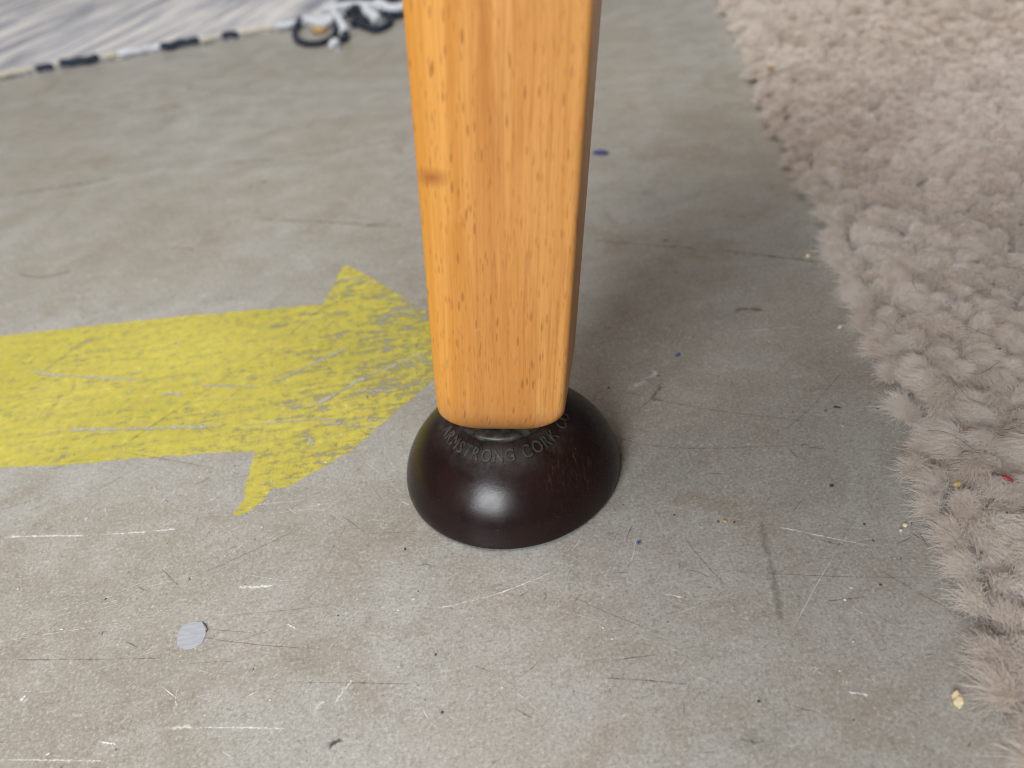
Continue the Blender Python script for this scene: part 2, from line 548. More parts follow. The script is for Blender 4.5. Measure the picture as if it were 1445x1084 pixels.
for i in range(len(poly)):                     # ragged outline
    a, b = np.array(poly[i], float), np.array(poly[(i + 1) % len(poly)], float)
    L = np.linalg.norm(b - a)
    nn = max(1, int(L / 1.0))
    nrm = np.array([-(b - a)[1], (b - a)[0]]) / (L + 1e-9)
    for k in range(nn):
        edge.append(a + (b - a) * k / nn + nrm * (rng.random() - .5) * .75)
v = [(x * MM, y * MM, .03 * MM) for x, y in edge]
bm = bmesh.new()
bv = [bm.verts.new(p) for p in v]
bm.faces.new(bv)
bmesh.ops.triangulate(bm, faces=bm.faces[:])
bmesh.ops.recalc_face_normals(bm, faces=bm.faces[:])
me = bpy.data.meshes.new("painted_arrow")
bm.to_mesh(me)
bm.free()
if me.polygons[0].normal.z < 0:
    me.flip_normals()
arrow = tag(obj("painted_arrow", me, mat_yellow()), "worn yellow painted arrow on the concrete pointing at the wooden leg", "arrow")
SCR = [
    ([(-74.5, 52.7), (-60.6, 60.4), (-46.0, 69.0)], 1.2), ([(-61.2, 36.9), (-50.0, 44.0), (-41.4, 50.2)], 1.9), ([(-41.4, 50.2), (-32.5, 53.5), (-22.9, 58.8)], 1.13),
    ([(-161.8, 80.8), (-142.0, 73.6), (-115.5, 65.4)], 1.3), ([(-97.2, 57.7), (-87.6, 55.8), (-75.5, 51.8)], 1.1), ([(-137.7, 45.5), (-115.4, 41.2), (-81.4, 34.9)], 1.4),
    ([(-81.4, 34.9), (-61.8, 33.1), (-44.6, 29.9)], .68), 
    ([(-108.8, 56.0), (-106.1, 56.1), (-101.3, 53.6)], 2.0), ([(-45.5, 43.0), (-38.8, 41.8), (-32.2, 39.9)], 1.33), ([(-55.1, 29.7), (-48.7, 28.9), (-41.2, 25.7)], 1.07),
    ([(-58.8, 25.3), (-56.9, 23.4), (-55.3, 21.2)], 1.5), ([(-58.1, 110.5), (-52.8, 111.6), (-40.4, 105.5)], 1.1),
    ([(-39.3, 79.5), (-33.2, 84.5), (-25.7, 79.4)], 1.24), ([(-38.6, 95.2), (-32.1, 91.1), (-25.7, 82.5)], .78),
]
for k, (p, w) in enumerate(SCR):
    obj("scrape", ribbon("scrape", p, w, .165 + .004 * (k % 6), .6), M_SCRAPE, arrow)
for k, (p, w) in enumerate([([(-118.3, 29.7), (-98.0, 51.1), (-72.3, 77.3)], .5), ([(-72.3, 77.3), (-61.5, 92.1), (-44.3, 104.1)], .7)]):
    obj("scuff_mark", ribbon("scuff_mark", p, w, .20 + .004 * k), M_SCUFF, arrow)


# ------------------------------------------------------------------ furniture leg with its dome foot
def mat_wood():
    s = NT("varnished_beech")
    c = s.coord()
    warp = s.noise(s.map(c, (60, 60, 9)), 1.0, 3, .5)
    band = s.noise(s.map(c, (170, 90, 6)), 1.0, 5, .6, 1.1)
    fine = s.noise(s.map(c, (1500, 700, 26)), 1.0, 4, .65)
    fib = s.noise(s.map(c, (3200, 2500, 120)), 1.0, 3, .7)
    wide = s.noise(s.map(c, (75, 40, 7), loc=(.3, 0, 0)), 1.0, 3, .5)
    col = s.mix(s.ramp(band, [(.38, 0.0), (.60, 1.0)]), (0.52, 0.195, 0.032), (0.83, 0.425, 0.130))
    col = s.mix(s.ramp(wide, [(.42, 0.0), (.60, .6)]), col, (0.55, 0.225, 0.046))
    col = s.mix(s.ramp(fine, [(.36, .45), (.50, 0.0)]), col, (0.44, 0.16, 0.028))
    col = s.mix(s.ramp(fib, [(.34, .35), (.5, 0.0)]), col, (0.30, 0.125, 0.032))
    sepx = s.n('ShaderNodeSeparateXYZ')
    s.set(sepx.inputs[0], c)
    lf = s.n('ShaderNodeMapRange')
    s.set(lf.inputs['Value'], s.math('ADD', sepx.outputs[0], s.math('MULTIPLY', s.math('SUBTRACT', wide, .5), .02)))
    lf.inputs['From Min'].default_value = -.013
    lf.inputs['From Max'].default_value = -.003
    lf.inputs['To Min'].default_value = .6
    lf.inputs['To Max'].default_value = 0.0
    col = s.mix(lf.outputs[0], col, (0.68, 0.285, 0.026))      # sapwood edge, more golden
    # medullary flecks: short dark dashes along the grain
    nw = s.n('ShaderNodeVectorMath', operation='ADD')
    s.set(nw.inputs[0], c)
    cmb = s.n('ShaderNodeCombineXYZ')
    s.set(cmb.inputs[0], s.math('MULTIPLY', s.math('SUBTRACT', warp, .5), .006))
    s.set(nw.inputs[1], cmb.outputs[0])
    wv = nw.outputs[0]
    sw = s.n('ShaderNodeSeparateXYZ')
    s.set(sw.inputs[0], wv)
    cw = s.n('ShaderNodeCombineXYZ')
    s.set(cw.inputs[0], s.math('ADD', sw.outputs[0], s.math('MULTIPLY', sw.outputs[1], .83)))
    s.set(cw.inputs[2], sw.outputs[2])
    fv = cw.outputs[0]
    v1 = s.voronoi(s.map(fv, (850, 1, 150)), 1.0)
    f1 = s.ramp(v1, [(.13, 1.0), (.24, 0.0)])
    v2 = s.voronoi(s.map(fv, (1350, 1, 230), loc=(3.3, 1.1, 7.7)), 1.0)
    f2 = s.ramp(v2, [(.12, 1.0), (.28, 0.0)])
    keep = s.ramp(s.noise(s.map(c, (120, 60, 30), loc=(9, 0, 2)), 1.0, 2), [(.36, .15), (.52, 1.0)])
    col = s.mix(s.math('MULTIPLY', s.math('MULTIPLY', f1, keep), .6), col, (0.26, 0.088, 0.020))
    col = s.mix(s.math('MULTIPLY', f2, .45), col, (0.36, 0.135, 0.032))
    # small pin knot near the left arris
    dk = s.n('ShaderNodeVectorMath', operation='DISTANCE')
    s.set(dk.inputs[0], s.map(c, (1, .3, 1.7)))
    dk.inputs[1].default_value = (-.0122, -.0046, .0625 * 1.7)
    col = s.mix(s.ramp(dk.outputs['Value'], [(.0003, .9), (.0008, 0.0)]), col, (0.34, 0.10, 0.018))
    # end of the leg is rubbed, dirtier
    sep = s.n('ShaderNodeSeparateXYZ')
    s.set(sep.inputs[0], c)
    mr = s.n('ShaderNodeMapRange')
    s.set(mr.inputs['Value'], sep.outputs[2])
    mr.inputs['From Min'].default_value = .0
    mr.inputs['From Max'].default_value = .012
    mr.inputs['To Min'].default_value = .8
    mr.inputs['To Max'].default_value = 0.0
    col = s.mix(s.math('MULTIPLY', mr.outputs[0], s.ramp(band, [(.4, .3), (.6, 1.0)])), col, (0.34, 0.155, 0.075))
    rub = s.noise(s.map(c, (160, 160, 70), loc=(1.7, .2, .9)), 1.0, 5, .7, .8)
    col = s.mix(s.ramp(rub, [(.62, 0.0), (.74, .35)]), col, (0.36, 0.165, 0.05))
    col = s.mix(s.ramp(rub, [(.24, .3), (.36, 0.0)]), col, (0.86, 0.56, 0.26))
    rg = s.ramp(s.noise(c, 120, 4), [(.3, .36), (.7, .5)])
    nrm = s.bump(s.math('SUBTRACT', fine, s.math('MULTIPLY', f1, .5)), .25, .00012)
    nrm = s.bump(s.noise(c, 140, 3), .2, .0003, nrm)
    return s.done(s.bsdf(col, rg, nrm, Specular_IOR_Level=.38, Coat_Weight=.12, Coat_Roughness=.25))


leg = tag(obj("furniture_leg", None), "square orange beech furniture leg standing on a dark brown dome foot", "furniture leg")

LEAN_X, LEAN_Y, TWIST = math.radians(7.2), math.radians(2.6), math.radians(-14.0)
LEG_L, LEG_W0, LEG_W1 = 285.0, 29.2, 35.6


def leg_section(z):
    """half width and inset of the shaft at height z above its own end, mm"""
    w = LEG_W0 + (LEG_W1 - LEG_W0) * z / LEG_L
    rb = 8.0
    inset = 0.0 if z >= rb else rb - math.sqrt(max(0, rb * rb - (rb - z) ** 2))
    return w / 2 - inset * .72, inset


v, f = [], []
zs = [0, .12, .35, .7, 1.2, 1.8, 2.6, 3.5, 4.5, 5.5, 6.7, 8.0] + [8.0 + (LEG_L - 8.0) * (k / 40) for k in range(1, 41)]
CS, RC = 7, 1.5
for z in zs:
    hw, ins = leg_section(z)
    rc = RC + ins * .9 + max(0, 14 - z) * .10
    ph = 0
    for q in range(4):
        cx, cy = [(1, 1), (-1, 1), (-1, -1), (1, -1)][q]
        for k in range(CS):
            a = math.pi / 2 * (q + k / (CS - 1))
            bow = .0
            x = cx * (hw - rc) + rc * math.cos(a)
            y = cy * (hw - rc) + rc * math.sin(a)
            fade = max(0.0, 1 - z / 45)
            v.append((x * MM, y * MM, (z + fade * (.115 * x + 1.0 * (x / hw) ** 2)) * MM))
ns = 4 * CS
for i in range(len(zs) - 1):
    for k in range(ns):
        a, b = i * ns + k, i * ns + (k + 1) % ns
        f.append((a, b, b + ns, a + ns))
f.append(tuple(range(ns))[::-1])
f.append(tuple(range((len(zs) - 1) * ns, len(zs) * ns)))
shaft_me = mesh_from("shaft", v, f, True)
shaft = obj("shaft", shaft_me, mat_wood(), leg, Vector((1.3, 0.8, 22.2)) * MM)
shaft.rotation_euler = (Matrix.Rotation(LEAN_X, 3, 'Y') @ Matrix.Rotation(-LEAN_Y, 3, 'X') @ Matrix.Rotation(TWIST, 3, 'Z')).to_euler()

# added stand-in for the unseen furniture above: board shading the floor's right side
bm = bmesh.new()
bmesh.ops.create_cube(bm, size=1.0)
bmesh.ops.scale(bm, vec=(.46, .25, .028), verts=bm.verts)
bmesh.ops.translate(bm, vec=(.206, .040, .3215), verts=bm.verts)
bmesh.ops.bevel(bm, geom=bm.edges[:], offset=.003, segments=3, affect='EDGES')
me = bpy.data.meshes.new("shade_board")
bm.to_mesh(me)
bm.free()
obj("shade_board", me, shaft_me.materials[0], leg)

DR, DH, DQ, DZ0 = 28.2, 22.4, 1.78, 0.9


def dome_z(r):
    t = math.acos(min(1, (r / DR)) ** (DQ / 2))
    return DZ0 + (DH - DZ0) * math.sin(t) ** (2 / DQ)


def mat_bakelite():
    s = NT("dark_brown_bakelite")
    c = s.coord()
    sep = s.n('ShaderNodeSeparateXYZ')
    s.set(sep.inputs[0], c)
    big = s.noise(c, 60, 4, .6)
    col = s.mix(s.ramp(big, [(.35, 0.0), (.65, 1.0)]), (0.010, 0.0046, 0.0042), (0.018, 0.0078, 0.007))
    # rubbed brown scuffs on the right shoulder
    scf = s.noise(s.map(c, (2400, 260, 420), (0.5, .9, 1.1)), 1.0, 4, .75, .4)
    rm = s.n('ShaderNodeVectorMath', operation='DISTANCE')
    s.set(rm.inputs[0], c)
    rm.inputs[1].default_value = (.0135, -.0155, .0165)
    near = s.ramp(rm.outputs['Value'], [(.004, 1.0), (.0125, 0.0)])
    m1 = s.math('MULTIPLY', s.ramp(scf, [(.54, 0.0), (.66, 1.0)]), near)
    col = s.mix(s.math('MULTIPLY', m1, .6), col, (0.085, 0.042, 0.029))
    # grey dust caught round the lettering
    xy = s.n('ShaderNodeVectorMath', operation='LENGTH')
    s.set(xy.inputs[0], s.map(c, (1, 1, 0)))
    ring = s.ramp(xy.outputs['Value'], [(.0115, 0.8), (.0155, 1.0), (.0195, 0.0)])
    dn = s.noise(c, 260, 5, .7)
    m2 = s.math('MULTIPLY', ring, s.ramp(dn, [(.40, 0.08), (.66, .5)]))
    col = s.mix(m2, col, (0.058, 0.053, 0.047))
    # scattered pale dust specks and a few scratches
    spk = s.ramp(s.voronoi(c, 620), [(.035, 1.0), (.075, 0.0)])
    col = s.mix(s.math('MULTIPLY', spk, s.ramp(s.noise(c, 150, 2), [(.48, 0.0), (.58, .8)])), col, (0.25, 0.21, 0.19))
    sc2 = s.noise(s.map(c, (2600, 160, 160), (.2, .9, .5)), 1.0, 3, .6)
    col = s.mix(s.ramp(sc2, [(.66, 0.0), (.76, .35)]), col, (0.08, 0.045, 0.038))
    rough = s.math('ADD', s.ramp(s.noise(c, 180, 5, .7), [(.3, .22), (.7, .34)]), s.math('MULTIPLY', m2, .5))
    rough = s.math('ADD', rough, s.math('MULTIPLY', m1, .25))
    nrm = s.bump(s.noise(s.map(c, (300, 900, 500)), 1.0, 4, .75), .22, .00012)
    nrm = s.bump(s.noise(c, 2600, 3, .6), .12, .00004, nrm)
    return s.done(s.bsdf(col, rough, nrm, Specular_IOR_Level=.33))


prof = [(27.2, 0.0), (27.65, .12), (27.95, .35), (28.12, .6)]
for k in range(40):
    t = k / 39 * (math.pi / 2) * .80
    prof.append((DR * math.cos(t) ** (2 / DQ), DZ0 + (DH - DZ0) * math.sin(t) ** (2 / DQ)))
prof += [(6.5, dome_z(6.5)), (3.0, dome_z(5.5))]
foot = obj("dome_foot", lathe("dome_foot", prof, 160), mat_bakelite(), leg, Vector((-.1, 1.3, 0)) * MM)
foot["label"] = "dark brown moulded dome foot under the wooden leg"

s = NT("dusty_dark_metal")
c = s.coord()
nz = s.noise(c, 420, 5, .7)
col = s.mix(s.ramp(nz, [(.38, 0.0), (.64, 1.0)]), (0.020, 0.019, 0.017), (0.085, 0.078, 0.064))
M_COLLAR = s.done(s.bsdf(col, s.ramp(nz, [(.3, .3), (.7, .55)]), s.bump(nz, .3, .00012), Metallic=.35))
cz = dome_z(11.9)
cprof = [(9.9, cz - .4), (11.4, cz - .25), (11.8, cz + .05), (12.0, cz + .55), (11.95, cz + 1.05), (11.6, cz + 1.45), (11.0, cz + 1.7), (9.0, cz + 1.85), (6.0, cz + 1.9), (5.9, 27.5), (3, 27.6)]
collar = obj("collar", lathe("collar", cprof, 96), M_COLLAR, foot)

# moulded lettering round the shoulder of the foot
s = NT("dusty_lettering")
c = s.coord()
nz = s.noise(c, 900, 4, .7)
col = s.mix(s.ramp(nz, [(.36, 0.0), (.62, 1.0)]), (0.014, 0.011, 0.010), (0.065, 0.054, 0.042))
M_LETTER = s.done(s.bsdf(col, .55, s.bump(nz, .3, .0001)))


def glyph_mesh(ch):
    cu = bpy.data.curves.new("glyph", 'FONT')
    cu.body = ch
    cu.size = 1.0
    cu.extrude = 0.06
    cu.bevel_depth = 0.018
    cu.bevel_resolution = 1
    cu.resolution_u = 6
    t = bpy.data.objects.new("glyph", cu)
    COL.objects.link(t)
    bpy.context.view_layer.update()
    dg = bpy.context.evaluated_depsgraph_get()
    me = bpy.data.meshes.new_from_object(t.evaluated_get(dg))
    bpy.data.objects.remove(t)
    bpy.data.curves.remove(cu)
    return me


TEXT = "ARMSTRONG CORK CO"
glyphs = {ch: glyph_mesh(ch) for ch in set(TEXT) - {' '}}
widths = {}
for ch, g in glyphs.items():
    xs = [q.co.x for q in g.vertices]
    widths[ch] = (min(xs), max(xs))
LH = 2.75                       # cap height, mm
caph = max(q.co.y for q in glyphs['M'].vertices)
SX, SY = LH / caph * .80, LH / caph
GAP = .48
total = sum(((widths[c_][1] - widths[c_][0]) * SX + GAP) if c_ != ' ' else 1.5 for c_ in TEXT)
RL = 14.7
A0, A1 = math.radians(-174), math.radians(-9)
pos = 0.0
for ch in TEXT:
    if ch == ' ':
        pos += 1.5
        continue
    g = glyphs[ch].copy()
    x0, x1 = widths[ch]
    for q in g.vertices:
        u = pos + (q.co.x - x0) * SX
        ang = A0 + (A1 - A0) * u / total
        r = RL + LH / 2 - q.co.y * SY
        hgt = q.co.z * SY * 1.0
        dr = (dome_z(r + .05) - dome_z(r - .05)) / .1
        nl = math.hypot(1, dr)
        rr, zz = r - dr / nl * hgt, dome_z(r) + hgt / nl
        q.co = Vector((rr * math.cos(ang), rr * math.sin(ang), zz)) * MM
    g.name = "letter"
    obj("letter", g, M_LETTER, foot)
    pos += (x1 - x0) * SX + GAP
for g in glyphs.values():
    bpy.data.meshes.remove(g)

# ------------------------------------------------------------------ shaggy rug on the right
EDGE = np.array([(59.0, -400), (65.0, -200), (75.0, -120), (77.0, -88), (78.5, -80), (80.0, -72), (83.5, -60), (85.0, -49), (88.0, -38), (89.5, -27),
                 (93.5, -14), (96.5, -1), (101.5, 18), (105.0, 35), (111.5, 64), (120.0, 104), (124.0, 131), (128.0, 165), (138.0, 218), (160.5, 317),
                 (176.0, 412), (209, 600), (244, 800)])


def edge_x(y):
    return np.interp(y, EDGE[:, 1], EDGE[:, 0])


def lattice(n, seed):
    g = np.random.default_rng(seed).random((n, n))
    return g


_L = [lattice(64, k) for k in range(6)]


def vnoise(x, y, scale, k=0):
    g = _L[k]
    X, Y = np.asarray(x) / scale + 1000, np.asarray(y) / scale + 1000
    i, j = np.floor(X).astype(int), np.floor(Y).astype(int)
    a, b = X - i, Y - j
    a, b = a * a * (3 - 2 * a), b * b * (3 - 2 * b)
    h = lambda p, q: g[p % 64, q % 64]
    return (h(i, j) * (1 - a) + h(i + 1, j) * a) * (1 - b) + (h(i, j + 1) * (1 - a) + h(i + 1, j + 1) * a) * b


rug = tag(obj("shag_rug", None), "thick pale beige shaggy rug with fluffy edge lying beside the leg", "rug")


def mat_backing():
    s = NT("rug_backing")
    c = s.coord()
    nz = s.noise(c, 260, 5, .7)
    col = s.mix(nz, (0.40, 0.34, 0.30), (0.55, 0.48, 0.43))
    return s.done(s.bsdf(col, .95, s.bump(nz, .8, .001), Specular_IOR_Level=.1))


ny, nx = 150, 44
ys = np.linspace(-190, 600, ny)
v, f = [], []
for y in ys:
    x0 = edge_x(y) + 11.0
    for k in range(nx):
        x = x0 + 318 * (k / (nx - 1)) ** 1.3
        z = 2.6 + 1.6 * vnoise(x, y, 8, 3)
        if k == 0:
            z = 0.2
        elif k == 1:
            z = 2.4
        if k == 1:
            x = x0 + 1.0
        v.append((x * MM, y * MM, z * MM))
for i in range(ny - 1):
    for k in range(nx - 1):
        a = i * nx + k
        f.append((a, a + 1, a + nx + 1, a + nx))
obj("backing", mesh_from("backing", v, f, True), mat_backing(), rug)


def mat_pile():
    s = NT("wool_pile")
    hi = s.n('ShaderNodeHairInfo') if hasattr(bpy.types, 'ShaderNodeHairInfo') else s.n('ShaderNodeHairInfo')
    c = s.coord()
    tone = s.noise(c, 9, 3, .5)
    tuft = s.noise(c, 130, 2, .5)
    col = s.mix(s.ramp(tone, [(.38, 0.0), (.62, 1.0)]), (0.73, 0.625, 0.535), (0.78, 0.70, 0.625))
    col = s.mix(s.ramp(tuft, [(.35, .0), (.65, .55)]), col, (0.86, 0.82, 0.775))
    rnd = hi.outputs['Random']
    col = s.mix(s.ramp(rnd, [(.0, .5), (.35, 0.0)]), col, (0.62, 0.52, 0.45))
    col = s.mix(s.ramp(rnd, [(.75, 0.0), (1.0, .6)]), col, (0.93, 0.91, 0.89))
    d = s.n('ShaderNodeBsdfDiffuse')
    s.set(d.inputs['Color'], col)
    tl = s.n('ShaderNodeBsdfTranslucent')
    s.set(tl.inputs['Color'], col)
    mx = s.n('ShaderNodeMixShader')
    mx.inputs[0].default_value = .28
    s.t.links.new(d.outputs[0], mx.inputs[1])
    s.t.links.new(tl.outputs[0], mx.inputs[2])
    g = s.n('ShaderNodeBsdfAnisotropic') if False else s.n('ShaderNodeBsdfGlossy')
    g.inputs['Roughness'].default_value = .5
    g.inputs['Color'].default_value = (.9, .88, .85, 1)
    m2 = s.n('ShaderNodeMixShader')
    m2.inputs[0].default_value = .04
    s.t.links.new(mx.outputs[0], m2.inputs[1])
    s.t.links.new(g.outputs[0], m2.inputs[2])
    return s.done(m2.outputs[0])


def build_pile():
    S = 6.6
    pts = []
    row = 0
    y = -190.0
    while y < 600:
        x = -5.0 + (S / 2 if row % 2 else 0)
        while x < 330:
            pts.append((x, y))
            x += S
        y += S * .87
        row += 1
    P = np.array(pts)
    P = P + (rng.random(P.shape) - .5) * S * .8
    P[:, 0] += edge_x(P[:, 1])
    dx = P[:, 0] - edge_x(P[:, 1])
    ok = dx > 4.0
    P, dx = P[ok], dx[ok]
    fill = (dx > 5.5) & (dx < 20)                 # the edge is tufted closer
    P = np.vstack([P, P[fill] + (rng.random((fill.sum(), 2)) - (.35, .5)) * 7])
    dx = P[:, 0] - edge_x(P[:, 1])
    # how finely each tuft is made: finest close to the leg, coarser far back and far out
    dist = np.hypot(P[:, 0] - 20, P[:, 1] + 110)
    cnt = np.clip(380 * (165 / np.maximum(dist, 60)) ** 1.9, 58, 380)
    out = np.clip((dx - (45 + np.clip(P[:, 1] + 110, 0, 600) * .55)) / 30, 0, 1)
    out = np.maximum(out, np.clip((-115 - P[:, 1]) / 20, 0, 1))
    cnt = cnt * (1 - out) + np.minimum(cnt, 45) * out
    rad = np.clip(15.2 / cnt, .040, .26)
    edge_t = np.clip((13 - dx) / 8.5, 0, 1)
    cnt = (cnt * (1 + .5 * edge_t) * (.9 + .2 * rng.random(len(cnt)))).astype(int)
    T = len(P)
    ang = (vnoise(P[:, 0], P[:, 1], 34, 0) * 2 - 1) * 2.6 + (vnoise(P[:, 0], P[:, 1], 9, 1) - .5) * 4 + math.radians(-120)
    amt = .6 + 2.0 * vnoise(P[:, 0], P[:, 1], 14, 2)
    lean = np.stack([np.cos(ang), np.sin(ang)], 1) * amt[:, None]
    # along the edge the tufts clump into uneven lobes that flop outwards
    cuts = [-200.0]
    while cuts[-1] < 620:
        cuts.append(cuts[-1] + random.uniform(7, 14))
    cuts = np.array(cuts)
    ci = np.searchsorted(cuts, P[:, 1]) - 1
    ci = np.clip(ci, 0, len(cuts) - 2)
    ly = .5 * (cuts[ci] + cuts[ci + 1])
    lout = rng.random(len(cuts))[ci]
    ll = rng.random(len(cuts))[ci]
    lean[:, 0] = lean[:, 0] * (1 - edge_t) - edge_t * (3.0 + 4.0 * lout + 2.0 * (rng.random(T) - .5))
    lean[:, 1] = lean[:, 1] * (1 - edge_t) + edge_t * ((ly - P[:, 1]) * .30 + (ll - .7) * 3.5)
    Ht = 11.0 + 1.4 * (vnoise(P[:, 0], P[:, 1], 17, 4) - .5) * 2 + 1.5 * (rng.random(T) - .5) * 2
    Ht = Ht * (1 - .36 * edge_t)
    Rt = S * (.50 + .16 * rng.random(T)) * (1 + .45 * edge_t)
    idx = np.repeat(np.arange(T), cnt)
    N = len(idx)
    rho = np.sqrt(rng.random(N))
    th = rng.random(N) * 2 * np.pi
    disc = np.stack([np.cos(th), np.sin(th)], 1) * rho[:, None]
    root = P[idx] + disc * 2.0
    tip = P[idx] + lean[idx] + disc * Rt[idx][:, None] + rng.normal(0, .35, (N, 2))
    tipz = Ht[idx] * (1 - .34 * rho ** 2.4) * (.84 + .18 * np.sqrt(rng.random(N)))
    # edge tufts puff out into round balls
    eb = np.clip(edge_t[idx] * 1.3, 0, 1)[:, None]
    az = math.pi + rng.normal(0, .95, N)
    el = .05 + 1.35 * rng.random(N) ** .8
    Rb = (5.0 + 3.0 * lout[idx]) * (.50 + .52 * np.sqrt(rng.random(N)))
    ball = P[idx] + np.stack([np.cos(az) * np.cos(el), np.sin(az) * np.cos(el)], 1) * Rb[:, None] + np.stack([np.zeros(N), (ly - P[:, 1])[idx] * .25], 1)
    tip = tip * (1 - eb) + ball * eb
    tipz = tipz * (1 - eb[:, 0]) + (1.6 + Rb * np.sin(el) * 1.15) * eb[:, 0]
    K = 6
    t = np.linspace(0, 1, K)
    pos = np.zeros((N, K, 3), np.float32)
    curl = np.cumsum(rng.normal(0, .20, (N, K, 2)), axis=1)
    curl *= (1 + 1.3 * eb)[:, :, None]
    curl[:, 0] = 0
    frizz = rng.normal(0, .60, (N, 2)) * (.4 + 1.0 * rng.random((N, 1)))
    for k, tt in enumerate(t):
        w = tt ** 1.6
        pos[:, k, :2] = root * (1 - w) + tip * w + curl[:, k] * tt + frizz * max(0, tt - .55) / .45
        pos[:, k, 2] = .8 + (tipz - .8) * (1 - (1 - tt) ** 1.35)
    # the trodden tops are matted: the last bit of each strand lies along the surface
    mat_d = np.stack([np.cos(ang), np.sin(ang)], 1)[idx] * (1 - eb) * 1.0
    pos[:, -1, :2] += mat_d + rng.normal(0, .6, (N, 2)) * (1 - eb)
    pos[:, -1, 2] = np.where(eb[:, 0] < .4, pos[:, -2, 2] + .25 + rng.normal(0, .25, N), pos[:, -1, 2])
    # tips curl over a little, more so at the rug's edge where the tufts flop to the floor
    drop = (.7 + .5 * edge_t[idx]) * rng.random(N)
    pos[:, -1, 2] -= drop
    pos[:, -2, 2] -= drop * .3
    pos[:, :, 2] = np.maximum(pos[:, :, 2], .35)
    cu = bpy.data.hair_curves.new("pile")
    cu.add_curves([K] * N)
    cu.attributes['position'].data.foreach_set('vector', (pos * MM).astype(np.float32).ravel())
    ra = cu.attributes.get('radius') or cu.attributes.new('radius', 'FLOAT', 'POINT')
    prof_r = np.array([1.0, 1.0, 1.0, .92, .8, .4])
    rad_s = rad[idx] * (1 - .30 * eb[:, 0])
    rr = (rad_s * (.75 + .5 * rng.random(N)))[:, None] * prof_r[None]
    ra.data.foreach_set('value', (rr * MM).astype(np.float32).ravel())
    cu.update_tag()
    print("pile strands", N)
    return cu


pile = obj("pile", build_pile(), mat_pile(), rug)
tag(pile, kind="stuff")

# ------------------------------------------------------------------ flat-woven rug far back
E0, ED = np.array((-20.0, 519.0)), np.array((-.995, -.098))
EN = np.array((-.098 * -1, .995))
EN = np.array((-ED[1], ED[0])) * -1.0          # into the rug, away from the camera
if EN[1] < 0:
    EN = -EN


def mat_woven():
    s = NT("grey_white_flatweave")
    c = s.coord()
    rot = math.atan2(.95, .32)
    along = s.map(c, (1, 1, 1), (0, 0, -rot))
    a = s.noise(s.map(along, (5, 46, 1)), 1.0, 5, .6, .3)
    b = s.noise(s.map(along, (16, 210, 1)), 1.0, 4, .65)
    d = s.noise(s.map(along, (40, 500, 1)), 1.0, 3, .6)
    v_ = s.math('ADD', s.math('MULTIPLY', a, .6), s.math('MULTIPLY', b, .4))
    col = s.ramp(v_, [(.36, (0.15, 0.16, 0.19)), (.43, (0.28, 0.285, 0.315)), (.50, (0.45, 0.445, 0.46)), (.57, (0.63, 0.61, 0.585)), (.72, (0.68, 0.67, 0.66))])
    col = s.mix(s.ramp(d, [(.3, .5), (.5, 0.0)]), col, (0.27, 0.28, 0.33))
    return s.done(s.bsdf(col, .9, s.bump(s.math('ADD', d, b), .9, .002), Specular_IOR_Level=.15))


def on_rug(u, w, z=0.0):
    """u mm along the near edge from its corner, w mm into the rug"""
    p = E0 + ED * u + EN * w
    return np.array((p[0], p[1], z))


wrug = tag(obj("woven_rug", None), "grey and white streaked flat woven rug with dark stitched border", "rug")
v, f = [], []
nu, nw_ = 90, 60
for j in range(nw_):
    for i in range(nu):
        u, w = 1300 * i / (nu - 1), 1200 * (j / (nw_ - 1)) ** 1.4
        z = 5.2 + 1.4 * (float(vnoise(u, w, 60, 5)) - .5)
        v.append(on_rug(u, w, z) * MM)
base = len(v)
f += [(j * nu + i, j * nu + i + 1, (j + 1) * nu + i + 1, (j + 1) * nu + i) for j in range(nw_ - 1) for i in range(nu - 1)]
for i in range(nu):
    v.append(on_rug(1300 * i / (nu - 1), 0, .2) * MM)
f += [(i, base + i, base + i + 1, i + 1) for i in range(nu - 1)]
b2 = len(v)
for j in range(nw_):
    v.append(on_rug(0, 1200 * (j / (nw_ - 1)) ** 1.4, .2) * MM)
f += [(j * nu, (j + 1) * nu, b2 + j + 1, b2 + j) for j in range(nw_ - 1)]
obj("weave", mesh_from("weave", v, f, True), mat_woven(), wrug)

M_NAVY = plain("navy_yarn", (0.030, 0.040, 0.058), .9, Specular_IOR_Level=.2)
M_CREAM = plain("cream_yarn", (0.50, 0.46, 0.38), .9, Specular_IOR_Level=.2)
M_WHITE = plain("white_yarn", (0.56, 0.585, 0.62), .9, Specular_IOR_Level=.2)
M_TAN = plain("tan_yarn", (0.45, 0.30, 0.14), .9, Specular_IOR_Level=.2)
